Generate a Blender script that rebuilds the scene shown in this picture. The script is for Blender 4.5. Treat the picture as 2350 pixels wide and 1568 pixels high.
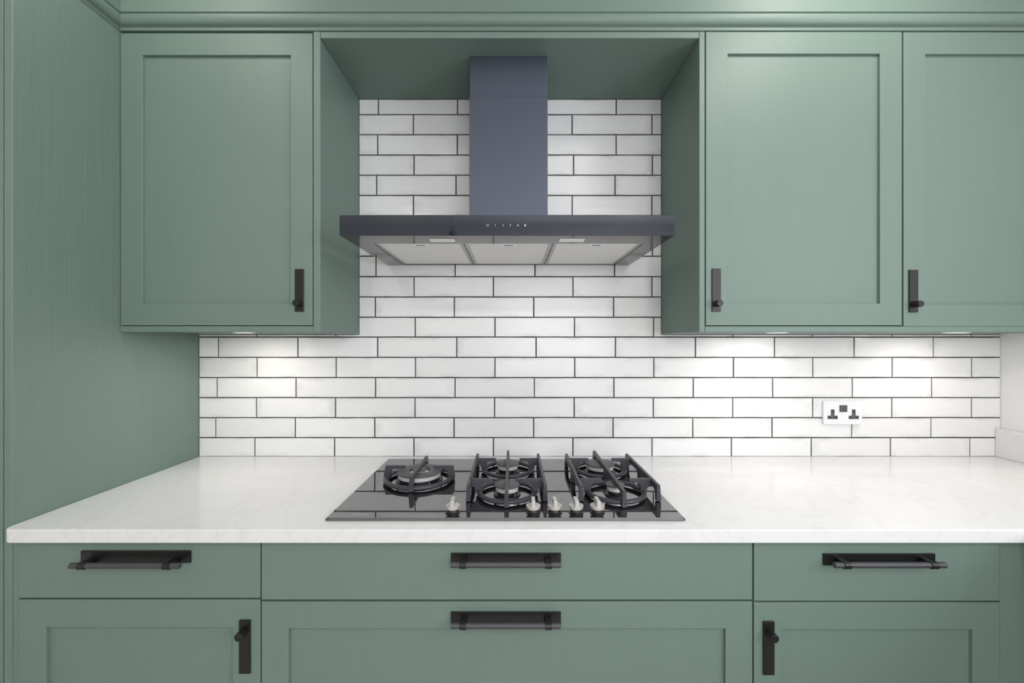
import bpy, bmesh, math, random
from mathutils import Vector, Matrix
random.seed(7)
SC = bpy.context.scene
COL = SC.collection
for o in list(bpy.data.objects):
    bpy.data.objects.remove(o, do_unlink=True)

# ------------------------------------------------------------------ camera
S = 604.0            # pixels per metre on the tiled wall
D = 1.56             # camera to tile face
F = S * D            # focal length in pixels (image 2350 x 1568)
ZC = 1.347           # camera height
U0, V0 = 1175.0, 784.0
cam_d = bpy.data.cameras.new('camera')
cam_d.sensor_width = 36.0
cam_d.lens = 36.0 * F / 2350.0
cam_d.clip_start = 0.02
cam = bpy.data.objects.new('camera', cam_d)
COL.objects.link(cam)
cam.location = (0, 0, ZC)
cam.rotation_euler = (math.pi / 2, 0, 0)
SC.camera = cam

# ------------------------------------------------------------------ world, exposure, daylight portals
SKY = 8.0
DOWNLIGHT_W = 46.0
UNDERCAB_W = 0.72
w = bpy.data.worlds.new('world')
SC.world = w
w.use_nodes = True
bg = w.node_tree.nodes['Background']
bg.inputs[0].default_value = (0.92, 0.95, 1.0, 1)
bg.inputs[1].default_value = SKY
SC.view_settings.view_transform = 'Standard'
SC.view_settings.look = 'None'
SC.view_settings.gamma = 1
SC.view_settings.use_curve_mapping = False
SC.view_settings.exposure = -0.05

XR = 1.856           # right wall
YW = 1.568           # plaster of the back wall
YREAR = -2.0
ZCEIL = 2.55
XL = -2.6
WIN1 = (-1.3, 0.22, 1.10, 2.15)       # right wall: y0 y1 z0 z1
WIN2 = (-0.15, 1.30, 1.0, 2.12)      # rear wall, opening enlarged for frontal fill: x0 x1 z0 z1

def portal(name, loc, rot, sx, sy):
    l = bpy.data.lights.new(name, 'AREA')
    l.shape = 'RECTANGLE'; l.size = sx; l.size_y = sy
    l.cycles.is_portal = True
    o = bpy.data.objects.new(name, l)
    o.location = loc; o.rotation_euler = rot
    COL.objects.link(o)
portal('daylight_portal', (XR + 0.06, (WIN1[0]+WIN1[1])/2, (WIN1[2]+WIN1[3])/2), (0, math.pi/2, 0), WIN1[3]-WIN1[2], WIN1[1]-WIN1[0])
portal('daylight_portal', ((WIN2[0]+WIN2[1])/2, YREAR-0.06, (WIN2[2]+WIN2[3])/2), (math.pi/2, 0, 0), WIN2[1]-WIN2[0], WIN2[3]-WIN2[2])

# ------------------------------------------------------------------ helpers
WORLD = {}
def P(u, v, r=1.0):
    """photo pixel on the plane whose scale is r times that of the tiled wall"""
    return Vector(((u-U0)/(S*r), D/r, ZC-(v-V0)/(S*r)))
def PX(u, r): return (u-U0)/(S*r)
def PZ(v, r): return ZC-(v-V0)/(S*r)

def thing(name, label, cat, loc, group=None):
    o = bpy.data.objects.new(name, None)
    o.empty_display_size = 0.05
    o.location = loc
    COL.objects.link(o)
    WORLD[o] = Vector(loc)
    o['label'] = label; o['category'] = cat
    if group: o['group'] = group
    return o
def tag(o, label, cat, group=None):
    o['label'] = label; o['category'] = cat
    if group: o['group'] = group
    return o
def struct(o, label=None):
    o['kind'] = 'structure'
    if label: o['label'] = label
    return o

def link(name, me, origin, parent=None):
    o = bpy.data.objects.new(name, me)
    COL.objects.link(o)
    WORLD[o] = Vector(origin)
    if parent is not None:
        o.parent = parent
        o.location = Vector(origin) - WORLD[parent]
    else:
        o.location = origin
    return o
def obj(name, bm, mat, parent=None, smooth=None):
    """link a bmesh in world coordinates as ONE object whose origin is its base centre"""
    bmesh.ops.recalc_face_normals(bm, faces=bm.faces)
    co = [v.co for v in bm.verts]
    lo = Vector([min(c[i] for c in co) for i in range(3)])
    hi = Vector([max(c[i] for c in co) for i in range(3)])
    org = Vector(((lo.x+hi.x)/2, (lo.y+hi.y)/2, lo.z))
    for v in bm.verts: v.co -= org
    me = bpy.data.meshes.new(name)
    bm.to_mesh(me); bm.free()
    me.materials.append(mat)
    if smooth is not None:
        for p in me.polygons: p.use_smooth = True
        me.set_sharp_from_angle(angle=math.radians(smooth))
    return link(name, me, org, parent)

def add_box(bm, x0, x1, y0, y1, z0, z1, bev=0.0, seg=1):
    x0, x1 = min(x0, x1), max(x0, x1); y0, y1 = min(y0, y1), max(y0, y1); z0, z1 = min(z0, z1), max(z0, z1)
    vs = [bm.verts.new(c) for c in ((x0,y0,z0),(x1,y0,z0),(x1,y1,z0),(x0,y1,z0),(x0,y0,z1),(x1,y0,z1),(x1,y1,z1),(x0,y1,z1))]
    fs = [bm.faces.new([vs[i] for i in q]) for q in ((3,2,1,0),(4,5,6,7),(0,1,5,4),(1,2,6,5),(2,3,7,6),(3,0,4,7))]
    if bev > 0:
        es = list({e for f in fs for e in f.edges})
        bmesh.ops.bevel(bm, geom=es, offset=bev, segments=seg, affect='EDGES', profile=0.5)
    return bm
def box(name, x0, x1, y0, y1, z0, z1, mat, parent=None, bev=0.0, seg=1):
    bm = bmesh.new(); add_box(bm, x0, x1, y0, y1, z0, z1, bev, seg)
    return obj(name, bm, mat, parent, smooth=20 if bev else None)

def add_prism(bm, pts, axis, a0, a1, bev=0.0, seg=1):
    """extrude a 2D polygon: axis 'y' -> pts are (x,z); 'x' -> (y,z); 'z' -> (x,y)"""
    def mk(p, a):
        return {'y': (p[0], a, p[1]), 'x': (a, p[0], p[1]), 'z': (p[0], p[1], a)}[axis]
    A = [bm.verts.new(mk(p, a0)) for p in pts]
    B = [bm.verts.new(mk(p, a1)) for p in pts]
    n = len(pts); fs = [bm.faces.new(A), bm.faces.new(list(reversed(B)))]
    for i in range(n):
        fs.append(bm.faces.new((A[i], B[i], B[(i+1) % n], A[(i+1) % n])))
    bmesh.ops.recalc_face_normals(bm, faces=fs)
    if bev > 0:
        es = list({e for f in fs[:2] for e in f.edges})
        bmesh.ops.bevel(bm, geom=es, offset=bev, segments=seg, affect='EDGES', profile=0.5)
    return bm
def add_lathe(bm, prof, cx, cy, n=32, cap=True):
    """prof: (radius, z) from bottom to top about the vertical axis"""
    rings = []
    for r, z in prof:
        rings.append([bm.verts.new((cx+r*math.cos(2*math.pi*i/n), cy+r*math.sin(2*math.pi*i/n), z)) for i in range(n)])
    for a, b in zip(rings, rings[1:]):
        for i in range(n):
            bm.faces.new((a[i], a[(i+1) % n], b[(i+1) % n], b[i]))
    if cap:
        bm.faces.new(list(reversed(rings[0]))); bm.faces.new(rings[-1])
    else:
        for i in range(n):
            bm.faces.new((rings[-1][i], rings[-1][(i+1) % n], rings[0][(i+1) % n], rings[0][i]))
    return bm
def add_rod(bm, a, b, r, n=20, bev=0.0):
    a, b = Vector(a), Vector(b); d = (b-a); L = d.length; d.normalize()
    q = d.to_track_quat('Z', 'Y').to_matrix()
    prof = [(r-bev, 0), (r, bev), (r, L-bev), (r-bev, L)] if bev > 0 else [(r, 0), (r, L)]
    rings = [[bm.verts.new(a + q @ Vector((rr*math.cos(2*math.pi*i/n), rr*math.sin(2*math.pi*i/n), z))) for i in range(n)] for rr, z in prof]
    for A, B in zip(rings, rings[1:]):
        for i in range(n):
            bm.faces.new((A[i], A[(i+1) % n], B[(i+1) % n], B[i]))
    bm.faces.new(list(reversed(rings[0]))); bm.faces.new(rings[-1])
    return bm

# ------------------------------------------------------------------ materials
def new_mat(name):
    m = bpy.data.materials.new(name); m.use_nodes = True
    nt = m.node_tree
    return m, nt, nt.nodes['Principled BSDF']
def N(nt, t, **kw):
    n = nt.nodes.new(t)
    for k, v in kw.items():
        setattr(n, k, v)
    return n
def simple(name, col, rough=0.5, metal=0.0, bump=None, ior=1.5):
    m, nt, b = new_mat(name)
    b.inputs['Base Color'].default_value = (*col, 1)
    b.inputs['Roughness'].default_value = rough
    b.inputs['Metallic'].default_value = metal
    b.inputs['IOR'].default_value = ior
    tc = N(nt, 'ShaderNodeTexCoord')
    nz = N(nt, 'ShaderNodeTexNoise'); nz.inputs['Scale'].default_value = bump[0] if bump else 40
    nz.inputs['Detail'].default_value = 3
    mp = N(nt, 'ShaderNodeMapping')
    if bump and len(bump) > 2: mp.inputs['Scale'].default_value = bump[2]
    nt.links.new(tc.outputs['Object'], mp.inputs[0]); nt.links.new(mp.outputs[0], nz.inputs['Vector'])
    mr = N(nt, 'ShaderNodeMapRange')
    mr.inputs['To Min'].default_value = max(0.0, rough*0.88); mr.inputs['To Max'].default_value = min(1.0, rough*1.12)
    nt.links.new(nz.outputs['Fac'], mr.inputs['Value']); nt.links.new(mr.outputs[0], b.inputs['Roughness'])
    if bump:
        bp = N(nt, 'ShaderNodeBump'); bp.inputs['Strength'].default_value = bump[1]; bp.inputs['Distance'].default_value = 0.001
        nt.links.new(nz.outputs['Fac'], bp.inputs['Height']); nt.links.new(bp.outputs[0], b.inputs['Normal'])
    return m

GREEN = (0.152, 0.218, 0.185)
def paint(name, scale, strength=0.22):
    """sage green painted oak, grain stretched along one axis"""
    m, nt, b = new_mat(name)
    tc = N(nt, 'ShaderNodeTexCoord'); mp = N(nt, 'ShaderNodeMapping')
    mp.inputs['Scale'].default_value = scale
    oi = N(nt, 'ShaderNodeObjectInfo')
    ad = N(nt, 'ShaderNodeVectorMath', operation='ADD')
    nt.links.new(tc.outputs['Object'], ad.inputs[0]); nt.links.new(oi.outputs['Random'], ad.inputs[1])
    nt.links.new(ad.outputs[0], mp.inputs[0])
    nz = N(nt, 'ShaderNodeTexNoise'); nz.inputs['Scale'].default_value = 1.0; nz.inputs['Detail'].default_value = 5; nz.inputs['Roughness'].default_value = 0.65; nz.inputs['Distortion'].default_value = 0.4
    nt.links.new(mp.outputs[0], nz.inputs['Vector'])
    cr = N(nt, 'ShaderNodeMix', data_type='RGBA')
    cr.inputs['A'].default_value = (GREEN[0]*0.95, GREEN[1]*0.955, GREEN[2]*0.955, 1)
    cr.inputs['B'].default_value = (GREEN[0]*1.05, GREEN[1]*1.045, GREEN[2]*1.045, 1)
    nt.links.new(nz.outputs['Fac'], cr.inputs['Factor']); nt.links.new(cr.outputs['Result'], b.inputs['Base Color'])
    b.inputs['Roughness'].default_value = 0.52
    bp = N(nt, 'ShaderNodeBump'); bp.inputs['Strength'].default_value = strength; bp.inputs['Distance'].default_value = 0.0012
    nt.links.new(nz.outputs['Fac'], bp.inputs['Height']); nt.links.new(bp.outputs[0], b.inputs['Normal'])
    return m
M = {}
M['paint_v'] = paint('painted_oak_upright', (150, 150, 5), 0.20)
M['paint_h'] = paint('painted_oak_level', (5, 150, 150), 0.24)
M['paint_y'] = paint('painted_oak_deep', (150, 5, 150), 0.20)
M['paint_s'] = paint('painted_smooth', (60, 60, 3), 0.05)
M['paint_p'] = paint('painted_oak_veneer', (60, 60, 2.0), 1.0)
M['black'] = simple('black_bronze', (0.0065, 0.0062, 0.0062), 0.36, 0.0)
M['black_knurl'] = simple('black_knurled', (0.075, 0.075, 0.082), 0.36, 0.4, (900, 0.5))
M['steel_dark'] = simple('dark_brushed_steel', (0.100, 0.110, 0.145), 0.5, 0.85, (1.0, 0.03, (400, 400, 6)))
M['hood_glass'] = simple('black_glass', (0.008, 0.012, 0.022), 0.05, 0.0, None, 1.85)
M['steel_under'] = simple('polished_black_steel', (0.135, 0.125, 0.125), 0.13, 0.9)
M['alu'] = simple('brushed_aluminium', (0.86, 0.86, 0.85), 0.32, 0.45)
M['grey_frame'] = simple('filter_frame_aluminium', (0.42, 0.41, 0.40), 0.4, 0.8)
M['lens'] = simple('frosted_lens', (0.80, 0.80, 0.78), 0.3)
M['hob_glass'] = simple('hob_black_glass', (0.010, 0.010, 0.012), 0.015, 0.0, None, 3.0)
M['iron'] = simple('cast_iron_enamel', (0.040, 0.042, 0.052), 0.42, 0.0, (260, 0.25))
M['cap'] = simple('burner_cap_enamel', (0.085, 0.085, 0.088), 0.48, 0.0, (300, 0.15))
M['burner_black'] = simple('burner_black', (0.012, 0.012, 0.013), 0.35)
M['nickel'] = simple('brushed_nickel', (0.60, 0.575, 0.545), 0.38, 0.55)
M['rubber'] = simple('black_rubber', (0.010, 0.010, 0.010), 0.7)
M['white_plastic'] = simple('white_plastic', (0.80, 0.80, 0.83), 0.28)
M['insert'] = simple('grey_insert', (0.085, 0.086, 0.09), 0.4)
M['hole'] = simple('dark_opening', (0.008, 0.008, 0.008), 0.8)
M['plaster'] = simple('white_wall_paint', (0.84, 0.835, 0.83), 0.85, 0.0, (300, 0.1))
M['ceiling'] = simple('ceiling_paint', (0.88, 0.88, 0.88), 0.9)
M['grout'] = simple('grey_grout', (0.070, 0.068, 0.066), 0.95, 0.0, (900, 0.3))
M['print'] = simple('white_print', (0.62, 0.64, 0.68), 0.5)
M['faint_print'] = simple('dark_print', (0.06, 0.065, 0.085), 0.5)
M['silver_print'] = simple('silver_print', (0.42, 0.42, 0.43), 0.5)
M['upvc'] = simple('white_window_frame', (0.8, 0.8, 0.8), 0.35)
M['floor'] = simple('pale_floor', (0.60, 0.56, 0.51), 0.4)

# handmade glazed tile
def tile_mat():
    m, nt, b = new_mat('white_glazed_tile')
    L = nt.links.new
    tc = N(nt, 'ShaderNodeTexCoord'); oi = N(nt, 'ShaderNodeObjectInfo')
    off = N(nt, 'ShaderNodeVectorMath', operation='SCALE'); off.inputs['Scale'].default_value = 37.0
    cx = N(nt, 'ShaderNodeCombineXYZ'); L(oi.outputs['Random'], cx.inputs[0]); L(oi.outputs['Random'], cx.inputs[2])
    L(cx.outputs[0], off.inputs[0])
    ad = N(nt, 'ShaderNodeVectorMath', operation='ADD'); L(tc.outputs['Object'], ad.inputs[0]); L(off.outputs[0], ad.inputs[1])
    big = N(nt, 'ShaderNodeTexNoise'); big.inputs['Scale'].default_value = 9.0; big.inputs['Detail'].default_value = 3; L(ad.outputs[0], big.inputs['Vector'])
    fine = N(nt, 'ShaderNodeTexNoise'); fine.inputs['Scale'].default_value = 260.0; fine.inputs['Detail'].default_value = 2; L(ad.outputs[0], fine.inputs['Vector'])
    # distance from the tile's rim (Generated runs 0..1 over each tile)
    sp = N(nt, 'ShaderNodeSeparateXYZ'); L(tc.outputs['Generated'], sp.inputs[0])
    def rim(sock, k):
        a = N(nt, 'ShaderNodeMath', operation='SUBTRACT'); a.inputs[1].default_value = 0.5; L(sock, a.inputs[0])
        c = N(nt, 'ShaderNodeMath', operation='ABSOLUTE'); L(a.outputs[0], c.inputs[0])
        d = N(nt, 'ShaderNodeMapRange'); d.interpolation_type = 'SMOOTHSTEP'
        d.inputs['From Min'].default_value = k; d.inputs['From Max'].default_value = 0.5
        L(c.outputs[0], d.inputs['Value']); return d.outputs[0]
    mx = N(nt, 'ShaderNodeMath', operation='MAXIMUM'); L(rim(sp.outputs[0], 0.36), mx.inputs[0]); L(rim(sp.outputs[2], 0.22), mx.inputs[1])
    patch = N(nt, 'ShaderNodeMapRange'); patch.inputs['From Min'].default_value = 0.47; patch.inputs['From Max'].default_value = 0.70; L(big.outputs['Fac'], patch.inputs['Value'])
    p1 = N(nt, 'ShaderNodeMath', operation='MULTIPLY'); L(mx.outputs[0], p1.inputs[0]); L(patch.outputs[0], p1.inputs[1])
    spk = N(nt, 'ShaderNodeMapRange'); spk.inputs['From Min'].default_value = 0.42; spk.inputs['From Max'].default_value = 0.62; L(fine.outputs['Fac'], spk.inputs['Value'])
    p2 = N(nt, 'ShaderNodeMath', operation='MULTIPLY'); L(p1.outputs[0], p2.inputs[0]); L(spk.outputs[0], p2.inputs[1])
    base = N(nt, 'ShaderNodeMix', data_type='RGBA')
    base.inputs['A'].default_value = (0.79, 0.785, 0.78, 1); base.inputs['B'].default_value = (0.855, 0.852, 0.85, 1)
    L(big.outputs['Fac'], base.inputs['Factor'])
    tone = N(nt, 'ShaderNodeMapRange'); tone.inputs['To Min'].default_value = 0.95; tone.inputs['To Max'].default_value = 1.03; L(oi.outputs['Random'], tone.inputs['Value'])
    sc = N(nt, 'ShaderNodeVectorMath', operation='SCALE'); L(base.outputs['Result'], sc.inputs[0]); L(tone.outputs[0], sc.inputs['Scale'])
    mixd = N(nt, 'ShaderNodeMix', data_type='RGBA'); L(p2.outputs[0], mixd.inputs['Factor']); L(sc.outputs[0], mixd.inputs['A'])
    mixd.inputs['B'].default_value = (0.50, 0.487, 0.475, 1)
    L(mixd.outputs['Result'], b.inputs['Base Color'])
    b.inputs['Roughness'].default_value = 0.18
    b.inputs['Specular IOR Level'].default_value = 0.3
    wav = N(nt, 'ShaderNodeTexNoise'); wav.inputs['Scale'].default_value = 34.0; wav.inputs['Detail'].default_value = 3; wav.inputs['Roughness'].default_value = 0.45
    mp = N(nt, 'ShaderNodeMapping'); mp.inputs['Scale'].default_value = (0.6, 1, 1.5); L(ad.outputs[0], mp.inputs[0]); L(mp.outputs[0], wav.inputs['Vector'])
    bp = N(nt, 'ShaderNodeBump'); bp.inputs['Strength'].default_value = 0.42; bp.inputs['Distance'].default_value = 0.0016
    L(wav.outputs['Fac'], bp.inputs['Height']); L(bp.outputs[0], b.inputs['Normal'])
    return m
M['tile'] = tile_mat()

def quartz_mat():
    m, nt, b = new_mat('white_quartz')
    L = nt.links.new
    tc = N(nt, 'ShaderNodeTexCoord')
    nz = N(nt, 'ShaderNodeTexNoise'); nz.inputs['Scale'].default_value = 6; nz.inputs['Detail'].default_value = 8; nz.inputs['Distortion'].default_value = 1.2
    L(tc.outputs['Object'], nz.inputs['Vector'])
    a = N(nt, 'ShaderNodeMath', operation='SUBTRACT'); a.inputs[1].default_value = 0.5; L(nz.outputs['Fac'], a.inputs[0])
    c = N(nt, 'ShaderNodeMath', operation='ABSOLUTE'); L(a.outputs[0], c.inputs[0])
    v = N(nt, 'ShaderNodeMapRange'); v.inputs['From Min'].default_value = 0.0; v.inputs['From Max'].default_value = 0.03
    L(c.outputs[0], v.inputs['Value'])
    mx = N(nt, 'ShaderNodeMix', data_type='RGBA'); L(v.outputs[0], mx.inputs['Factor'])
    mx.inputs['A'].default_value = (0.755, 0.745, 0.748, 1); mx.inputs['B'].default_value = (0.79, 0.785, 0.788, 1)
    L(mx.outputs['Result'], b.inputs['Base Color'])
    b.inputs['Roughness'].default_value = 0.16
    return m
M['quartz'] = quartz_mat()

def mesh_mat():
    """fine perforated aluminium of the grease filters"""
    m, nt, b = new_mat('perforated_aluminium')
    L = nt.links.new
    tc = N(nt, 'ShaderNodeTexCoord')
    vo = N(nt, 'ShaderNodeTexVoronoi'); vo.inputs['Scale'].default_value = 260; vo.inputs['Randomness'].default_value = 0.0
    mp = N(nt, 'ShaderNodeMapping'); mp.inputs['Rotation'].default_value = (0, 0, math.radians(45)); L(tc.outputs['Object'], mp.inputs[0]); L(mp.outputs[0], vo.inputs['Vector'])
    mr = N(nt, 'ShaderNodeMapRange'); mr.inputs['From Min'].default_value = 0.25; mr.inputs['From Max'].default_value = 0.42; L(vo.outputs['Distance'], mr.inputs['Value'])
    mx = N(nt, 'ShaderNodeMix', data_type='RGBA'); L(mr.outputs[0], mx.inputs['Factor'])
    mx.inputs['A'].default_value = (0.55, 0.54, 0.53, 1); mx.inputs['B'].default_value = (0.92, 0.91, 0.90, 1)
    L(mx.outputs['Result'], b.inputs['Base Color'])
    b.inputs['Metallic'].default_value = 0.1; b.inputs['Roughness'].default_value = 0.5
    return m
M['filter'] = mesh_mat()

def pane_mat():
    m = bpy.data.materials.new('window_pane'); m.use_nodes = True
    nt = m.node_tree; nt.nodes.clear()
    out = N(nt, 'ShaderNodeOutputMaterial'); mx = N(nt, 'ShaderNodeMixShader'); tr = N(nt, 'ShaderNodeBsdfTransparent'); gl = N(nt, 'ShaderNodeBsdfGlossy')
    gl.inputs['Roughness'].default_value = 0.02
    mx.inputs[0].default_value = 0.06
    nt.links.new(tr.outputs[0], mx.inputs[1]); nt.links.new(gl.outputs[0], mx.inputs[2]); nt.links.new(mx.outputs[0], out.inputs[0])
    return m
M['pane'] = pane_mat()
def lamp_mat(name, col, st):
    m = bpy.data.materials.new(name); m.use_nodes = True
    b = m.node_tree.nodes['Principled BSDF']
    b.inputs['Base Color'].default_value = (0.8, 0.8, 0.8, 1)
    b.inputs['Emission Color'].default_value = (*col, 1); b.inputs['Emission Strength'].default_value = st
    return m
M['led'] = lamp_mat('lit_led_lens', (1.0, 0.93, 0.84), 6.0)

# ------------------------------------------------------------------ room shell
struct(box('floor', XL-0.1, XR+0.1, YREAR-0.1, YW+0.1, -0.06, 0.0, M['floor']), 'pale floor')
struct(box('ceiling', XL-0.1, XR+0.1, YREAR-0.1, YW+0.1, ZCEIL, ZCEIL+0.08, M['ceiling']), 'white ceiling')
wall_back = struct(box('wall_back', XL-0.1, XR+0.1, YW, YW+0.12, 0, ZCEIL, M['plaster']), 'wall behind the hob with white metro tiles')
struct(box('wall_left', XL-0.12, XL, YREAR, YW, 0, ZCEIL, M['plaster']), 'plain white wall')
def wall_hole(name, axis, a, lo, hi, hole, th, sign):
    bm = bmesh.new()
    h0, h1, z0, z1 = hole
    for (p, q, s, t) in ((lo, h0, 0, ZCEIL), (h1, hi, 0, ZCEIL), (h0, h1, 0, z0), (h0, h1, z1, ZCEIL)):
        if axis == 'x': add_box(bm, a, a+sign*th, p, q, s, t)
        else: add_box(bm, p, q, a, a+sign*th, s, t)
    return obj(name, bm, M['plaster'])
struct(wall_hole('wall_right', 'x', XR, YREAR, YW, WIN1, 0.12, 1), 'white side wall with the window')
struct(wall_hole('wall_rear', 'y', YREAR, XL, XR, WIN2, 0.12, -1), 'white wall opposite the hob')
def window(name, axis, a, hole, sign, lab):
    h0, h1, z0, z1 = hole
    fw = 0.045
    bm = bmesh.new()
    mid = (h0+h1)/2
    parts = [(h0, h0+fw, z0, z1), (h1-fw, h1, z0, z1), (h0+fw, h1-fw, z0, z0+fw), (h0+fw, h1-fw, z1-fw, z1)]
    if h1-h0 > 0.8: parts.append((mid-fw/2, mid+fw/2, z0+fw, z1-fw))
    for (p, q, s, t) in parts:
        if axis == 'x': add_box(bm, a+sign*0.07, a+sign*0.115, p, q, s, t)
        else: add_box(bm, p, q, a+sign*0.07, a+sign*0.115, s, t)
    fr = struct(obj(name, bm, M['upvc']), lab)
    spans = [(h0+fw, mid-fw/2), (mid+fw/2, h1-fw)] if h1-h0 > 0.8 else [(h0+fw, h1-fw)]
    for p, q in spans:
        if axis == 'x': box('pane', a+sign*0.09, a+sign*0.094, p, q, z0+fw, z1-fw, M['pane'], fr)
        else: box('pane', p, q, a+sign*0.09, a+sign*0.094, z0+fw, z1-fw, M['pane'], fr)
window('window_1', 'x', XR, WIN1, 1, 'white framed window in the side wall')
window('window_2', 'y', YREAR, WIN2, -1, 'unseen white framed window opposite the hob, widened for frontal fill light')  # unseen rear window, enlarged to light the tiles and cabinet fronts

# ------------------------------------------------------------------ key planes
RW = 1.2536; YF = D/RW                   # front of the wall cabinets
RB = 1.600;  YB = D/RB                   # front of the base cabinets
RT = 1.597;  YT = D/RT                   # front of the tall cabinet
XP = -1.189                              # right face of the tall side panel
ZTOP = PZ(72.5, RW)                      # top of the cabinet doors
ZBOT = PZ(762, RW)                       # underside of the wall cabinets
NX0, NX1 = PX(735, RW), PX(1605, RW)     # niche between the wall cabinets
ZN = PZ(87, RW)                          # niche ceiling
ZWT = 0.910                              # worktop

# ------------------------------------------------------------------ tiles on the back wall
JOINT = 0.0042
PITCH = 182.4/S
grout_bm = bmesh.new()
add_box(grout_bm, XP, XR, D+0.0022, YW, ZWT, PZ(768.2, 1))
add_box(grout_bm, NX0, NX1, D+0.0022, YW, PZ(768.2, 1), ZN)
obj('grout', grout_bm, M['grout'], wall_back)

def tile_mesh(pts, seed):
    """glazed tile: polygon in (x,z) about its own centre, wavy outline, pillowed edges"""
    rnd = random.Random(seed)
    bm = bmesh.new()
    out = []
    n = len(pts)
    for i in range(n):
        a, c = Vector(pts[i]), Vector(pts[(i+1) % n])
        k = max(1, int((c-a).length/0.05))
        for j in range(k):
            p = a.lerp(c, j/k)
            if j: p += Vector((rnd.uniform(-1, 1), rnd.uniform(-1, 1)))*0.00045
            else: p += Vector((rnd.uniform(-1, 1), rnd.uniform(-1, 1)))*0.0003
            out.append(p)
    A = [bm.verts.new((p.x, 0.0075, p.y)) for p in out]
    B = [bm.verts.new((p.x, 0.0016, p.y)) for p in out]
    f = bm.faces.new(B)
    m = len(out)
    for i in range(m):
        bm.faces.new((A[i], A[(i+1) % m], B[(i+1) % m], B[i]))
    bmesh.ops.recalc_face_normals(bm, faces=bm.faces)
    r = bmesh.ops.inset_individual(bm, faces=[f], thickness=0.0011, depth=0.0)
    for v in f.verts:
        v.co.y = rnd.uniform(-0.0002, 0.0003)
    bmesh.ops.recalc_face_normals(bm, faces=bm.faces)
    if f.normal.y > 0: bmesh.ops.reverse_faces(bm, faces=bm.faces)
    me = bpy.data.meshes.new('tile')
    bm.to_mesh(me); bm.free()
    me.materials.append(M['tile'])
    for p in me.polygons: p.use_smooth = True
    me.set_sharp_from_angle(angle=math.radians(12))
    return me
full = []
rows = [1050.6, 1005, 959, 913, 867, 820.5, 773.8, 728.3, 681.7, 635, 588.2, 541.5, 495, 448.5, 402, 355.7, 309, 262.8, 228.2]
first = [585, 495, 588, 497, 589, 501, 588.5, 496, 585, 498, 586, 499, 584, 500, 586, 502, 584, 503]
g = JOINT/2
ztile_cut = PZ(768.6, 1)
tseed = 100
rnd = random.Random(3)
for k in range(18):
    z0, z1 = PZ(rows[k], 1)+g, PZ(rows[k+1], 1)-g
    if k == 0: z0 = ZWT+0.0008
    if k == 17: z1 = ZN-0.001
    lo, hi = (XP, XR) if k <= 6 else (NX0, NX1)
    xs = [lo]
    x = (first[k]-U0)/S
    while x > lo+0.004: x -= PITCH
    while x < hi-0.004:
        if x > lo+0.012: xs.append(x + rnd.uniform(-0.0012, 0.0012))
        x += PITCH
    if hi - xs[-1] > 0.012: xs.append(hi)
    else: xs[-1] = hi
    for a, c in zip(xs, xs[1:]):
        a0 = a + (0.0012 if a == lo else g); c0 = c - (0.0012 if c == hi else g)
        poly = [(a0, z0), (c0, z0), (c0, z1), (a0, z1)]
        if k == 6:
            # cut round the wall cabinets
            zc = ztile_cut
            in0, in1 = NX0+0.001, NX1-0.001
            if c0 <= in0 or a0 >= in1: poly = [(a0, z0), (c0, z0), (c0, zc), (a0, zc)]
            elif a0 < in0: poly = [(a0, z0), (c0, z0), (c0, z1), (in0, z1), (in0, zc), (a0, zc)]
            elif c0 > in1: poly = [(a0, z0), (c0, z0), (c0, zc), (in1, zc), (in1, z1), (a0, z1)]
        cx, cz = (a0+c0)/2, z0
        tseed += 1
        me = tile_mesh([(p[0]-cx, p[1]-cz) for p in poly], tseed)
        o = link('tile', me, (cx, D + rnd.uniform(-0.0004, 0.0003), cz), wall_back)
        o.rotation_euler = (rnd.uniform(-0.003, 0.003), 0, rnd.uniform(-0.0022, 0.0022))

# ------------------------------------------------------------------ worktop and upstand
YWT = D/1.637
XRET = 1.205          # front edge of the worktop that returns along the side wall
pts = []
rc = 0.022
for i in range(7):
    t = math.pi + (math.pi/2)*i/6
    pts.append((XP+0.0005+rc+rc*math.cos(t), YWT+rc+rc*math.sin(t)))
pts += [(XRET-0.004, YWT), (XRET, YWT-0.004), (XRET, -0.62), (XR-0.0005, -0.62), (XR-0.0005, D+0.006), (XP+0.0005, D+0.006)]
bm = bmesh.new(); add_prism(bm, pts, 'z', 0.878, ZWT, bev=0.003, seg=2)
tag(obj('worktop', bm, M['quartz'], smooth=20), 'white quartz worktop with faint veining around the gas hob', 'worktop')
XU = PX(2283, 1)
bm = bmesh.new(); add_box(bm, XU, XR-0.0005, -0.62, D-0.0005, ZWT+0.0003, PZ(983, 1), 0.0015)
tag(obj('upstand', bm, M['quartz']), 'low white quartz upstand along the side wall at the worktop corner', 'upstand')

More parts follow.
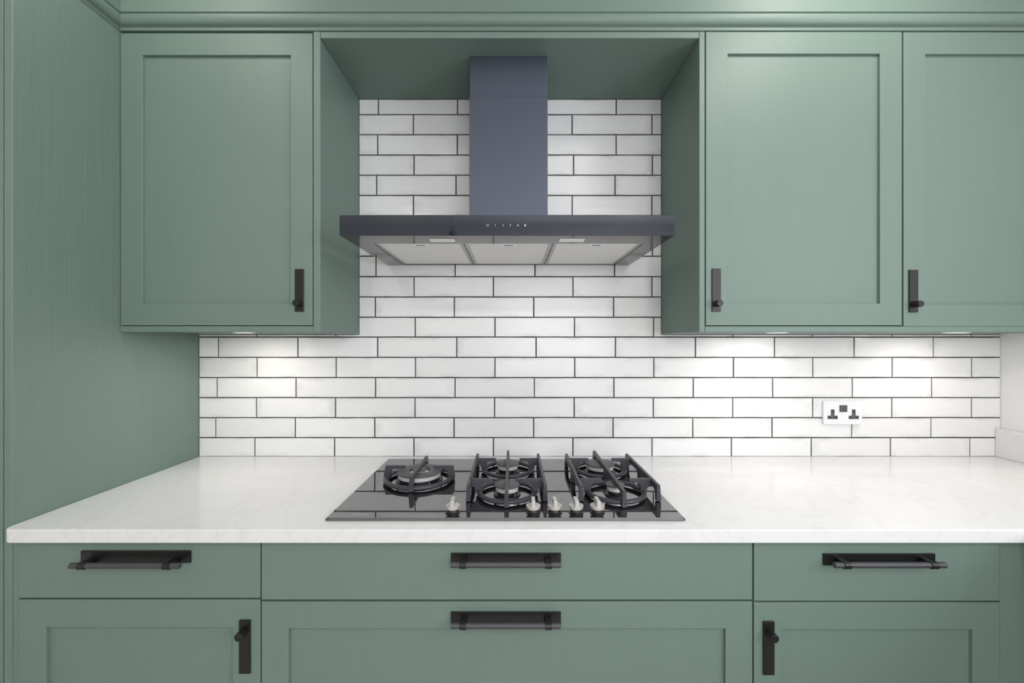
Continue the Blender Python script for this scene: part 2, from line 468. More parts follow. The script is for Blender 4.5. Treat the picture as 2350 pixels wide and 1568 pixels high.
# ------------------------------------------------------------------ cabinets
def shaker_door(parent, x0, x1, z0, z1, yf, fw, th=0.021, rec=0.0085, name='door'):
    bm = bmesh.new()
    def ring(x0, x1, z0, z1, y): return [bm.verts.new(c) for c in ((x0, y, z0), (x1, y, z0), (x1, y, z1), (x0, y, z1))]
    OF, IF = ring(x0, x1, z0, z1, yf), ring(x0+fw, x1-fw, z0+fw, z1-fw, yf)
    OB, IB = ring(x0, x1, z0, z1, yf+th), ring(x0+fw, x1-fw, z0+fw, z1-fw, yf+th)
    ed = []
    for i in range(4):
        j = (i+1) % 4
        bm.faces.new((OF[i], OF[j], IF[j], IF[i])); bm.faces.new((OB[j], OB[i], IB[i], IB[j]))
        bm.faces.new((OF[j], OF[i], OB[i], OB[j])); bm.faces.new((IF[i], IF[j], IB[j], IB[i]))
    bm.edges.ensure_lookup_table()
    for e in bm.edges:
        a, b = e.verts
        if abs(a.co.y-yf) < 1e-6 and abs(b.co.y-yf) < 1e-6 and ((a in OF and b in OF) or (a in IF and b in IF)): ed.append(e)
    bmesh.ops.bevel(bm, geom=ed, offset=0.0013, segments=2, affect='EDGES', profile=0.5)
    d = obj(name, bm, M['paint_s'], parent, smooth=20)
    box('centre_panel', x0+fw+0.0002, x1-fw-0.0002, yf+rec, yf+th-0.002, z0+fw+0.0002, z1-fw-0.0002, M['paint_v'], d)
    return d
def slab_front(parent, x0, x1, z0, z1, yf, th=0.021, name='drawer_front'):
    return box(name, x0, x1, yf, yf+th, z0, z1, M['paint_s'], parent, bev=0.0013, seg=2)
def knob_handle(parent, xc, z0, z1, zk, yf, out=0.027):
    hw = 0.0132
    pl = box('handle_plate', xc-hw, xc+hw, yf-0.0045, yf, z0, z1, M['black'], parent, bev=0.0006)
    bm = bmesh.new(); add_rod(bm, (xc, yf-0.004, zk), (xc, yf-out, zk), 0.0094, 28, 0.0008)
    obj('handle_knob', bm, M['black'], parent, smooth=40)
def bar_handle(parent, xc, wd, z0, z1, zb, yf, out=0.030):
    box('handle_plate', xc-wd/2, xc+wd/2, yf-0.0045, yf, z0, z1, M['black'], parent, bev=0.0006)
    bm = bmesh.new(); add_rod(bm, (xc-wd*0.485, yf-out, zb), (xc+wd*0.485, yf-out, zb), 0.0066, 24, 0.0008)
    obj('handle_bar', bm, M['black_knurl'], parent, smooth=40)
    for s in (-1, 1):
        bm = bmesh.new(); x = xc+s*(wd/2-0.032)
        add_box(bm, x-0.0075, x+0.0075, yf-out, yf-0.004, zb-0.0062, zb+0.0062, 0.001)
        add_rod(bm, (x-0.0075, yf-out, zb), (x+0.0075, yf-out, zb), 0.0084, 24)
        obj('handle_post', bm, M['black'], parent, smooth=40)

FWW = 0.0665
# tall cabinet whose side closes the worktop
tall = thing('tall_cabinet', 'tall green cabinet whose plain oak-grained side panel rises from the worktop', 'cabinet', (-1.5, 1.27, 0))
box('side_panel', XP-0.0205, XP, YT, D-0.003, 0, ZTOP+0.03, M['paint_p'], tall, bev=0.002, seg=2)
box('body', -1.80, XP-0.0215, YT+0.024, D-0.003, 0, ZTOP+0.03, M['paint_s'], tall)
shaker_door(tall, -1.797, XP-0.0235, 0.12, ZTOP-0.004, YT+0.0005, 0.067)

# wall cabinets
def wall_cab(name, x0, x1, lab, loc_extra=None):
    t = thing(name, lab, 'cabinet', ((x0+x1)/2, (YF+YW)/2, ZBOT), 'green wall cabinets')
    return t
wl = wall_cab('wall_cabinet', XP, NX0, 'single green wall cabinet between the tall side panel and the cooker hood')
xe = PX(719, RW)
box('body', XP+0.001, xe-0.0005, YF+0.0235, YW-0.003, ZBOT+0.0185, ZTOP+0.03, M['paint_s'], wl)
box('bottom_panel', XP+0.001, xe-0.0005, YF+0.020, YW-0.012, ZBOT+0.002, ZBOT+0.018, M['paint_y'], wl)
box('end_panel', xe, NX0, YF, YW-0.0095, ZBOT-0.0004, ZTOP+0.0005, M['paint_v'], wl, bev=0.001)
d = shaker_door(wl, XP+0.0025, PX(717, RW), PZ(747, RW), PZ(76, RW), YF, FWW)
knob_handle(d, PX(688, RW), PZ(715.5, RW), PZ(618, RW), PZ(697, RW), YF)

XD2 = PX(2072, RW)
wr = wall_cab('wall_cabinet', NX1, XD2, 'green wall cabinet next to the cooker hood on the socket side')
xs_ = PX(1617.5, RW)
box('end_panel', NX1, xs_, YF, YW-0.0095, ZBOT-0.0004, ZTOP+0.0005, M['paint_v'], wr, bev=0.001)
box('body', xs_+0.0005, XD2-0.0005, YF+0.0235, YW-0.003, ZBOT+0.0185, ZTOP+0.03, M['paint_s'], wr)
box('bottom_panel', xs_+0.0005, XD2-0.0005, YF+0.020, YW-0.012, ZBOT+0.002, ZBOT+0.018, M['paint_y'], wr)
d = shaker_door(wr, PX(1620, RW), PX(2070, RW), PZ(747, RW), PZ(72.8, RW), YF, FWW)
knob_handle(d, PX(1643, RW), PZ(715.5, RW), PZ(617, RW), PZ(697.5, RW), YF)

wr2 = wall_cab('wall_cabinet', XD2, 1.80, 'green wall cabinet in the corner against the white side wall')
box('body', XD2+0.0005, XR-0.002, YF+0.0235, YW-0.003, ZBOT+0.0185, ZTOP+0.03, M['paint_s'], wr2)
box('bottom_panel', XD2+0.0005, XR-0.002, YF+0.020, YW-0.012, ZBOT+0.002, ZBOT+0.018, M['paint_y'], wr2)
d = shaker_door(wr2, PX(2074, RW), PX(2074, RW)+0.594, PZ(749, RW), PZ(73.5, RW), YF, FWW)
knob_handle(d, PX(2094.5, RW), PZ(717, RW), PZ(620, RW), PZ(699, RW), YF)
box('filler_strip', PX(2074, RW)+0.597, XR-0.001, YF+0.001, YF+0.022, PZ(749, RW), ZTOP, M['paint_v'], wr2)

# rails under the doors
for (a, b, lab) in ((XP+0.0008, xe-0.0008, 'narrow green rail under the wall cabinet beside the tall side panel'),
                    (xs_+0.0008, XR-0.001, 'long narrow green rail under the two wall cabinets above the socket')):
    tag(box('light_rail', a, b, YF, YF+0.0185, ZBOT, PZ(749.3, RW) if a > 0 else PZ(748.8, RW), M['paint_h'], bev=0.0009), lab, 'rail', 'rails under the wall cabinets')

# panel bridging the niche
tag(box('bridging_panel', NX0+0.0006, NX1-0.0006, YF+0.0005, YW-0.0095, ZN, ZTOP, M['paint_h'], bev=0.001),
    'green panel bridging the wall cabinets above the hood chimney', 'panel')

# under-cabinet spotlights
for xc, lab in (((XP+xe)/2, 'round spotlight under the wall cabinet beside the tall panel'),
                ((xs_+XD2)/2, 'round spotlight under the wall cabinet next to the hood, above the socket'),
                (XD2+0.299, 'round spotlight under the corner wall cabinet by the side wall')):
    yc = 1.372
    z = ZBOT+0.002
    t = thing('undercabinet_spotlight', lab, 'spotlight', (xc, yc, z), 'spotlights under the wall cabinets')
    bm = bmesh.new(); add_lathe(bm, [(0.027, z-0.0026), (0.033, z-0.0026), (0.0335, z-0.0018), (0.0335, z-0.0002), (0.027, z-0.0002)], xc, yc, 36, cap=False)
    obj('bezel', bm, M['white_plastic'], t, smooth=40)
    bm = bmesh.new(); add_lathe(bm, [(0.0268, z-0.0014), (0.0268, z-0.0003)], xc, yc, 36)
    obj('lens', bm, M['led'], t)
    l = bpy.data.lights.new('undercabinet_lamp', 'AREA')
    l.energy = UNDERCAB_W; l.color = (1.0, 0.93, 0.86); l.shape = 'DISK'; l.size = 0.05
    lo = bpy.data.objects.new('undercabinet_lamp', l); COL.objects.link(lo)
    lo.parent = t; lo.location = (0, 0, -0.006)

# cornice along the cabinet tops
prof = [(-0.018, 0.0), (0.002, 0.0), (0.003, 0.001), (0.003, 0.0085)]
for i in range(9):                                   # ovolo
    t = math.pi/2*i/8
    prof.append((0.0045 + 0.0175*math.sin(t), 0.010 + 0.0225*(1-math.cos(t))))
prof += [(0.022, 0.0350), (0.0195, 0.0365), (0.0195, 0.0385), (0.024, 0.040)]
for i in range(1, 9):                                # cove
    t = math.pi/2*i/8
    prof.append((0.024 + 0.034*(1-math.cos(t)), 0.042 + 0.070*math.sin(t)))
prof += [(0.060, 0.118), (0.060, ZCEIL-ZTOP-0.002), (-0.018, ZCEIL-ZTOP-0.002)]
ZK = PZ(71.3, RW)
corn = thing('cornice', 'moulded green cornice running along the cabinet tops', 'cornice', (0.3, YF, ZK))
def cornice_len(fa, fb):
    bm = bmesh.new()
    A = [bm.verts.new((*fa(p), ZK+h)) for p, h in prof]; B = [bm.verts.new((*fb(p), ZK+h)) for p, h in prof]
    n = len(prof)
    bm.faces.new(A); bm.faces.new(list(reversed(B)))
    for i in range(n): bm.faces.new((A[i], B[i], B[(i+1) % n], A[(i+1) % n]))
    return bm
e = 0.0003
obj('cornice_length', cornice_len(lambda p: (XP+p+e, YF-p), lambda p: (XR-0.002, YF-p)), M['paint_h'], corn, smooth=30)
obj('cornice_length', cornice_len(lambda p: (XP+p, YF-p-e), lambda p: (XP+p, YT-p+e)), M['paint_y'], corn, smooth=30)
obj('cornice_length', cornice_len(lambda p: (XP+p-e, YT-p), lambda p: (-1.85, YT-p)), M['paint_h'], corn, smooth=30)

# base cabinets
ZB_TOP = 0.8765
def base_cab(x0, x1, lab):
    t = thing('base_cabinet', lab, 'cabinet', ((x0+x1)/2, 1.27, 0), 'green base cabinets')
    box('body', x0+0.001, x1-0.001, YB+0.0235, YW-0.004, 0.12, ZB_TOP, M['paint_s'], t)
    box('plinth', x0+0.001, x1-0.001, YB+0.07, YB+0.09, 0.001, 0.1195, M['paint_s'], t)
    return t
def bz(v): return PZ(v, RB)
def bx(u): return PX(u, RB)
ZDR0, ZDR1 = bz(1377.2), 0.8745      # drawer line
ZDO = bz(1381.5)
b1 = base_cab(XP+0.0005, bx(598.6), 'green base cabinet with drawer beside the tall side panel')
box('filler_strip', XP+0.0008, bx(39.5), YB+0.0035, YB+0.0225, 0.12, ZB_TOP, M['paint_v'], b1)
d = slab_front(b1, bx(42), bx(597), bz(1373), ZDR1, YB)
bar_handle(d, bx(314.5), 0.2595, bz(1290.5), bz(1263), bz(1283), YB)
d = shaker_door(b1, bx(42), bx(597), 0.125, bz(1377), YB, 0.0655)
knob_handle(d, bx(563.5), bz(1544), bz(1422), bz(1446), YB)
b2 = base_cab(bx(598.6), bx(1728.5), 'wide green base cabinet with two bar-handled drawers below the gas hob')
d = slab_front(b2, bx(600), bx(1727), ZDR0, ZDR1, YB)
bar_handle(d, bx(1161), 0.2605, bz(1299), bz(1268.5), bz(1281), YB)
d = shaker_door(b2, bx(600), bx(1727), 0.42, ZDO, YB, 0.0640, name='pan_drawer_front')
bar_handle(d, bx(1161), 0.2605, bz(1433), bz(1403), bz(1416.5), YB)
shaker_door(b2, bx(600), bx(1727), 0.125, 0.4155, YB, 0.0640, name='pan_drawer_front')
XB3 = bx(2296.3)
b3 = base_cab(bx(1728.5), XB3, 'green base cabinet with drawer in the corner below the socket')
d = slab_front(b3, bx(1730.3), bx(2294.8), bz(1379.6), ZDR1, YB)
bar_handle(d, bx(2015), 0.264, bz(1296), bz(1269.5), bz(1281.5), YB)
d = shaker_door(b3, bx(1730.3), bx(2294.8), 0.125, bz(1383.4), YB, 0.0645)
knob_handle(d, bx(1762.5), bz(1547), bz(1425), bz(1449), YB)
tag(box('filler_panel', XB3+0.001, 1.2235, YB+0.0015, YB+0.0215, 0.02, ZB_TOP, M['paint_v'], bev=0.001), 'narrow upright green filler panel in the base corner', 'panel')
# the run that returns along the side wall towards the viewer
rt = thing('return_cabinet', 'green base cabinets returning along the side wall under the worktop', 'cabinet', (1.54, 0.17, 0))
box('body', 1.2475, XR-0.003, -0.60, YB-0.001, 0.12, ZB_TOP, M['paint_s'], rt)
box('plinth', 1.29, 1.31, -0.60, YB-0.001, 0.001, 0.1195, M['paint_s'], rt)
yy = YB-0.004
for i in range(3):
    y1 = yy - i*0.521
    bm = bmesh.new(); add_box(bm, 1.2255, 1.2470, y1-0.517, y1, 0.125, 0.8745, 0.0013)
    d = obj('door', bm, M['paint_s'], rt, smooth=40)

# ------------------------------------------------------------------ cooker hood
RH = 1.394; YH = D/RH
HX0, HX1 = PX(779, RH), PX(1549, RH)
HZ0, HZ1 = PZ(540.5, RH), PZ(494, RH)
hood = thing('cooker_hood', 'dark steel and black glass cooker hood with tall chimney above the hob', 'cooker hood', ((HX0+HX1)/2, 1.34, HZ0))
FX0, FX1 = -0.409, 0.388
FY0, FY1 = D/1.2855, D/1.010
HB = D-0.0008
# canopy: shell with an open well for the filters
bm = bmesh.new()
add_box(bm, HX0+0.001, FX0, YH+0.006, HB, HZ0, HZ1-0.004)
add_box(bm, FX1, HX1-0.001, YH+0.006, HB, HZ0, HZ1-0.004)
add_box(bm, FX0, FX1, YH+0.006, FY0, HZ0, HZ1-0.004)
add_box(bm, FX0, FX1, FY1, HB, HZ0, HZ1-0.004)
add_box(bm, FX0, FX1, FY0, FY1, HZ0+0.024, HZ1-0.004)
obj('canopy', bm, M['steel_under'], hood)
box('top_plate', HX0, HX1, YH+0.006, HB, HZ1-0.0038, HZ1-0.001, M['steel_dark'], hood)
box('glass_front', HX0, HX1, YH, YH+0.0055, HZ0-0.0006, HZ1, M['hood_glass'], hood, bev=0.0006)
RC = 1.1805; YCH = D/RC
CX0, CX1 = PX(1077, RC), PX(1257, RC)
ZS = PZ(222, RC)
bm = bmesh.new(); add_box(bm, CX0, CX1, YCH, HB, HZ1-0.001, ZS, 0.0012, 2)
ch = obj('lower_chimney', bm, M['steel_dark'], hood)
bm = bmesh.new(); add_box(bm, CX0+0.0018, CX1-0.0018, YCH+0.0018, HB, ZS-0.01, ZN-0.0005, 0.0012, 2)
obj('upper_chimney', bm, M['steel_dark'], hood)
# faint maker's mark: strokes only, the lettering is not legible
bm = bmesh.new()
zm = PZ(442, RC); xm = PX(1154.5, RC)
add_box(bm, xm, xm+0.0016, YCH-0.0004, YCH-0.0001, zm-0.003, zm+0.007)
for i in range(4):
    x = xm+0.0055+i*0.0082
    add_prism(bm, [(x, zm-0.0018), (x+0.0045, zm-0.0030), (x+0.0055, zm+0.0010), (x+0.0012, zm+0.0022)], 'y', YCH-0.0004, YCH-0.0001)
obj('maker_mark', bm, M['faint_print'], ch)
# filters
fw3 = (FX1-FX0)/3
for i in range(3):
    a, b = FX0+i*fw3+0.0012, FX0+(i+1)*fw3-0.0012
    bm = bmesh.new(); zf0, zf1 = HZ0+0.0015, HZ0+0.012
    bw = 0.011
    add_box(bm, a, a+bw, FY0+0.0015, FY1-0.0015, zf0, zf1); add_box(bm, b-bw, b, FY0+0.0015, FY1-0.0015, zf0, zf1)
    add_box(bm, a+bw, b-bw, FY0+0.0015, FY0+0.006, zf0, zf1); add_box(bm, a+bw, b-bw, FY1-0.006, FY1-0.0015, zf0, zf1)
    fl = obj('grease_filter', bm, M['grey_frame'], hood)
    box('filter_mesh', a+bw, b-bw, FY0+0.006, FY1-0.006, zf0+0.0010, zf0+0.004, M['filter'], fl)
    xm = (a+b)/2
    box('latch', xm-0.024, xm+0.024, FY0+0.007, FY0+0.036, zf0-0.0004, zf0+0.003, M['alu'], fl, bev=0.0005)
    box('latch_slot', xm-0.013, xm+0.013, FY0+0.024, FY0+0.029, zf0-0.0008, zf0+0.001, M['hole'], fl)
for a, b in ((-0.234, -0.163), (0.135, 0.206)):
    y0, y1 = 1.153, 1.187
    lm = box('hood_lamp', a, b, y0, y1, HZ0-0.0018, HZ0-0.0002, M['alu'], hood, bev=0.0005)
    box('lens', a+0.008, b-0.008, y0+0.005, y1-0.005, HZ0-0.0026, HZ0-0.0016, M['lens'], lm)
# touch controls printed on the glass
zi = PZ(517.2, RH); yi = YH-0.0004
def glyph_prism(bm, pts): add_prism(bm, pts, 'y', yi, YH-0.00005)
def arc_strip(bm, cx, cz, r, w, a0, a1, n=18):
    for i in range(n):
        t0, t1 = a0+(a1-a0)*i/n, a0+(a1-a0)*(i+1)/n
        glyph_prism(bm, [(cx+(r-w)*math.cos(t0), cz+(r-w)*math.sin(t0)), (cx+r*math.cos(t0), cz+r*math.sin(t0)), (cx+r*math.cos(t1), cz+r*math.sin(t1)), (cx+(r-w)*math.cos(t1), cz+(r-w)*math.sin(t1))])
bm = bmesh.new(); xk = PX(1119.3, RH)
arc_strip(bm, xk, zi, 0.0032, 0.0007, math.radians(110), math.radians(430))
glyph_prism(bm, [(xk-0.0004, zi-0.0003), (xk+0.0004, zi-0.0003), (xk+0.0004, zi+0.0017), (xk-0.0004, zi+0.0017)])
obj('power_symbol', bm, M['print'], hood)
for u, s in ((1136.8, '1'), (1154.2, '2'), (1171.2, '3')):
    cu = bpy.data.curves.new('speed_number', 'FONT'); cu.body = s; cu.size = 0.0080; cu.align_x = 'CENTER'; cu.align_y = 'CENTER'
    cu.materials.append(M['print'])
    tmp = bpy.data.objects.new('speed_number', cu); COL.objects.link(tmp)
    dg = bpy.context.evaluated_depsgraph_get()
    me = bpy.data.meshes.new_from_object(tmp.evaluated_get(dg))
    bpy.data.objects.remove(tmp)
    o = link('speed_number', me, (PX(u, RH), yi, zi), hood); o.rotation_euler = (math.pi/2, 0, 0)
bm = bmesh.new(); xk = PX(1188.5, RH)                # fan
for q in range(3):
    t = math.pi/2 + q*2*math.pi/3
    glyph_prism(bm, [(xk+0.0004*math.cos(t-1), zi+0.0004*math.sin(t-1)), (xk+0.003*math.cos(t-.35), zi+0.003*math.sin(t-.35)), (xk+0.0032*math.cos(t+.3), zi+0.0032*math.sin(t+.3)), (xk+0.0006*math.cos(t+.8), zi+0.0006*math.sin(t+.8))])
obj('fan_symbol', bm, M['print'], hood)
bm = bmesh.new(); xk = PX(1205.2, RH)                # bulb
arc_strip(bm, xk, zi+0.0004, 0.0020, 0.0020, 0, math.pi*2, 14)
glyph_prism(bm, [(xk-0.0022, zi-0.0030), (xk+0.0022, zi-0.0030), (xk+0.0012, zi-0.0008), (xk-0.0012, zi-0.0008)])
obj('light_symbol', bm, M['print'], hood)

# ------------------------------------------------------------------ gas hob
GX0, GX1, GY0, GY1 = -0.457, 0.4245, 0.9975, 1.509
ZG = 0.9172
hob = thing('gas_hob', 'black glass gas hob with five burners set on the white worktop', 'gas hob', ((GX0+GX1)/2, (GY0+GY1)/2, ZWT))
def rrect(x0, x1, y0, y1, r, n=4):
    pts = []
    for cx, cy, a in ((x1-r, y1-r, 0), (x0+r, y1-r, 90), (x0+r, y0+r, 180), (x1-r, y0+r, 270)):
        for i in range(n+1):
            t = math.radians(a+90*i/n); pts.append((cx+r*math.cos(t), cy+r*math.sin(t)))
    return pts
bm = bmesh.new()
p0 = rrect(GX0, GX1, GY0, GY1, 0.008); p1 = rrect(GX0+0.0055, GX1-0.0055, GY0+0.0040, GY1-0.0055, 0.006)
lv = []
for pts, z in ((p0, ZWT+0.0003), (p0, ZWT+0.0028), (p1, ZG)):
    lv.append([bm.verts.new((x, y, z)) for x, y in pts])
for a, b in zip(lv, lv[1:]):
    for i in range(len(a)): bm.faces.new((a[i], a[(i+1) % len(a)], b[(i+1) % len(a)], b[i]))
bm.faces.new(list(reversed(lv[0]))); bm.faces.new(lv[-1])
gp = obj('glass_plate', bm, M['hob_glass'], hob)
bm = bmesh.new()
zq = ZG+0.0001
for i in range(5):
    x = -0.398+i*0.0085
    add_box(bm, x, x+(0.0022 if i == 0 else 0.0058), 1.018, 1.0225 if i else 1.026, zq-0.00005, zq+0.00005)
obj('maker_mark', bm, M['silver_print'], gp)

ZR0, ZR1 = 0.9200, 0.9325
def burner(cx, cy, rc, name='burner'):
    bm = bmesh.new()
    add_lathe(bm, [(rc+0.006, ZG+0.0002), (rc+0.005, ZG+0.003), (rc-0.004, ZG+0.005), (rc-0.005, 0.9295)], cx, cy, 40)
    b = obj(name, bm, M['burner_black'], hob, smooth=40)
    bm = bmesh.new()
    zt = 0.9400
    add_lathe(bm, [(rc-0.004, 0.9296), (rc-0.0005, 0.9305), (rc, zt), (rc-0.004, zt)], cx, cy, 48)
    n = max(18, int(rc*2*math.pi/0.0066))
    for i in range(n):
        t0, t1 = 2*math.pi*i/n, 2*math.pi*(i+0.66)/n
        r0, r1 = rc-0.006, rc-0.0002
        add_prism(bm, [(cx+r0*math.cos(t0), cy+r0*math.sin(t0)), (cx+r1*math.cos(t0), cy+r1*math.sin(t0)), (cx+r1*math.cos(t1), cy+r1*math.sin(t1)), (cx+r0*math.cos(t1), cy+r0*math.sin(t1))], 'z', zt-0.0002, zt+0.0030)
    obj('crown', bm, M['alu'], b, smooth=40)
    bm = bmesh.new()
    r = rc+0.0030
    if rc < 0.055:
        add_lathe(bm, [(rc-0.006, zt+0.0028), (r-0.001, zt+0.0028), (r, zt+0.0038), (r-0.0002, zt+0.0062), (r-0.003, zt+0.0078), (0.004, zt+0.0086)], cx, cy, 48)
        obj('cap', bm, M['cap'], b, smooth=40)
    else:
        add_lathe(bm, [(0.033, zt+0.0028), (r-0.001, zt+0.0028), (r, zt+0.0038), (r-0.0002, zt+0.0064), (r-0.003, zt+0.0080), (0.034, zt+0.0080), (0.032, zt+0.0070)], cx, cy, 56, cap=False)
        obj('cap', bm, M['cap'], b, smooth=40)
        bm = bmesh.new(); add_lathe(bm, [(0.026, zt-0.0005), (0.026, zt+0.002), (0.020, zt+0.002)], cx, cy, 32)
        for i in range(20):
            t0, t1 = 2*math.pi*i/20, 2*math.pi*(i+0.6)/20
            add_prism(bm, [(cx+rr*math.cos(t), cy+rr*math.sin(t)) for rr, t in ((0.016, t0), (0.0205, t0), (0.0205, t1), (0.016, t1))], 'z', zt+0.0018, zt+0.0075)
        obj('inner_crown', bm, M['alu'], b, smooth=40)
        bm = bmesh.new(); add_lathe(bm, [(0.017, zt+0.0074), (0.0220, zt+0.0074), (0.0224, zt+0.0095), (0.020, zt+0.0110), (0.003, zt+0.0116)], cx, cy, 36)
        obj('inner_cap', bm, M['cap'], b, smooth=40)
    bm = bmesh.new()                                       # ignition pin
    add_rod(bm, (cx+(rc+0.004)*0.6, cy-(rc+0.004)*0.8, ZG+0.001), (cx+(rc+0.004)*0.6, cy-(rc+0.004)*0.8, 0.9290), 0.0017, 10)
    obj('ignition_pin', bm, M['grey_frame'], b, smooth=40)
    return b
XC = (-0.2874, -0.0140, 0.2898)
YBK, YFR, YSEAM = 1.354, 1.1537, 1.256
burner(XC[0], 1.276, 0.0655, 'wok_burner')
burner(XC[1], YBK, 0.0337); burner(XC[1], YFR, 0.0320)
burner(XC[2], YBK, 0.0445); burner(XC[2], YFR, 0.0234)

ZT = 0.962
def taper(bm, pts, axis, c, w0, w1):
    """plate about coordinate c, w0 wide at the base and w1 at the top"""
    zlo, zhi = min(p[1] for p in pts), max(p[1] for p in pts)
    def wid(z): return (w0+(w1-w0)*(z-zlo)/(zhi-zlo))/2
    def mk(p, s):
        a = c+s*wid(p[1])
        return (p[0], a, p[1]) if axis == 'y' else (a, p[0], p[1])
    A = [bm.verts.new(mk(p, -1)) for p in pts]; B = [bm.verts.new(mk(p, 1)) for p in pts]
    n = len(pts)
    fs = [bm.faces.new(A), bm.faces.new(list(reversed(B)))]
    for i in range(n): fs.append(bm.faces.new((A[i], B[i], B[(i+1) % n], A[(i+1) % n])))
    bmesh.ops.recalc_face_normals(bm, faces=fs)
    bmesh.ops.triangulate(bm, faces=fs[:2])
def ring_geo(bm, cx, cy, r, w=0.0075, n=48):
    zm = (ZR0+ZR1)/2; h = (ZR1-ZR0)/2
    add_lathe(bm, [(r+w*math.cos(t), zm+h*math.sin(t)) for t in [2*math.pi*i/10 for i in range(10)]], cx, cy, n, cap=False)
def feet(par, spots):
    for x, y in spots:
        bm = bmesh.new(); add_lathe(bm, [(0.0046, ZG+0.0002), (0.0050, ZG+0.001), (0.0050, ZR0+0.002)], x, y, 12)
        obj('rubber_foot', bm, M['rubber'], par, smooth=40)
def arm_x(bm, cx, cy, s, xo, xi, ri, w0=0.0125, w1=0.0085, slot=True):
    """arm reaching in from a side bar to the burner, standing on the ring"""
    pts = [(xo, ZT), (xi, ZT), (xi, ZT-0.0095), (ri-0.012, ZT-0.0100), (ri-0.005, ZT-0.0135), (ri-0.002, ZT-0.022), (ri-0.003, ZR0+0.003)]
    if slot: pts += [(ri+0.014, ZR0+0.003), (ri+0.0155, ZT-0.028), (ri+0.019, ZT-0.022), (xo, ZT-0.021)]
    else: pts += [(xo, ZR0+0.003)]
    taper(bm, [(cx+s*p[0], p[1]) for p in pts], 'y', cy, w0, w1)
def pan_support_double(cx, back):
    bm = bmesh.new()
    cy = YBK if back else YFR
    d = 1 if back else -1
    ys = YSEAM + d*0.0007
    rr = 0.078
    ring_geo(bm, cx, cy, rr)
    yo = 1.410 if back else 1.101            # end of the side bars
    yc = 1.450 if back else 1.0575            # end of the middle bar
    for s in (-1, 1):
        arm_x(bm, cx, cy, s, 0.1025, 0.0390, rr-0.006)
        # side bar with its two legs
        pts = [(ys, ZT), (yo, ZT), (yo+d*0.0025, ZR0), (yo-d*0.0105, ZR0), (yo-d*0.0130, ZT-0.028), (yo-d*0.020, ZT-0.0185), (yo-d*0.030, ZT-0.0155),
               (ys+d*0.030, ZT-0.0155), (ys+d*0.018, ZT-0.020), (ys+d*0.0125, ZT-0.028), (ys+d*0.0105, ZR0+0.002), (ys, ZR0+0.002)]
        taper(bm, pts, 'x', cx+s*0.1035, 0.0125, 0.0080)
        bmw = None
    # middle bar over the burner, down to the ring at both ends
    pts = [(ys, ZT), (yc, ZT), (yc+d*0.0025, ZR0), (yc-d*0.0125, ZR0), (yc-d*0.0150, ZT-0.024), (yc-d*0.023, ZT-0.0130), (yc-d*0.034, ZT-0.0105),
           (ys+d*0.034, ZT-0.0105), (ys+d*0.026, ZT-0.0130), (ys+d*0.021, ZT-0.022), (ys+d*0.0185, ZR0+0.003), (ys, ZR0+0.003)]
    taper(bm, pts, 'x', cx, 0.0135, 0.0080)
    # tie from the ring to the side bars
    o = obj('pan_support', bm, M['iron'], hob, smooth=35)
    feet(o, [(cx-0.1035, yo-d*0.004), (cx+0.1035, yo-d*0.004), (cx, yc-d*0.005)])
def pan_support_single(cx, cy):
    bm = bmesh.new(); rr = 0.1000
    ring_geo(bm, cx, cy, rr, 0.0085, 64)
    for s in (-1, 1):
        pts = [(0.1045, ZT), (0.0445, ZT), (0.0445, ZT-0.0095), (rr-0.022, ZT-0.0100), (rr-0.0135, ZT-0.0145), (rr-0.0100, ZT-0.024), (rr-0.0135, ZR0+0.003), (0.1100, ZR0+0.003), (0.1090, ZT-0.024)]
        taper(bm, [(cx+s*p[0], p[1]) for p in pts], 'y', cy, 0.0135, 0.0085)
    yb, yf = 1.384, 1.168
    pts = [(yf, ZT), (yb, ZT), (yb+0.003, ZR0), (yb-0.0135, ZR0), (yb-0.0165, ZT-0.024), (yb-0.024, ZT-0.0130), (yb-0.035, ZT-0.0105),
           (yf+0.035, ZT-0.0105), (yf+0.024, ZT-0.0130), (yf+0.0165, ZT-0.024), (yf+0.0135, ZR0), (yf-0.003, ZR0)]
    taper(bm, pts, 'x', cx, 0.0140, 0.0080)
    o = obj('pan_support', bm, M['iron'], hob, smooth=35)
    feet(o, [(cx, yf+0.005), (cx, yb-0.005), (cx-0.1015, cy), (cx+0.1015, cy)])
pan_support_single(XC[0], 1.276)
for cx in XC[1:]:
    pan_support_double(cx, True); pan_support_double(cx, False)
# knobs
for xk, a in ((-0.149, 0.05), (0.0535, -0.02), (0.1074, 0.03), (0.1609, 0.02), (0.2143, 0.04)):
    yk = 1.0315
    bm = bmesh.new()
    add_lathe(bm, [(0.0182, ZG+0.0002), (0.0182, ZG+0.0016), (0.0145, ZG+0.0030), (0.0135, ZG+0.0085)], xk, yk, 32)
    k = obj('knob', bm, M['burner_black'], hob, smooth=40)
    bm = bmesh.new()
    add_lathe(bm, [(0.0140, 0.9262), (0.0172, 0.9285), (0.0183, 0.9330), (0.0181, 0.9365), (0.0172, 0.9372)], xk, yk, 36)
    obj('knob_disc', bm, M['nickel'], k, smooth=40)
    bm = bmesh.new()
    add_box(bm, -0.0047, 0.0047, -0.0172, 0.0172, 0.9368, 0.9515, 0.0009, 2)
    bmesh.ops.rotate(bm, verts=bm.verts, cent=(0, 0, 0), matrix=Matrix.Rotation(a, 3, 'Z'))
    bmesh.ops.translate(bm, verts=bm.verts, vec=(xk, yk, 0))
    gr = obj('knob_grip', bm, M['nickel'], k)

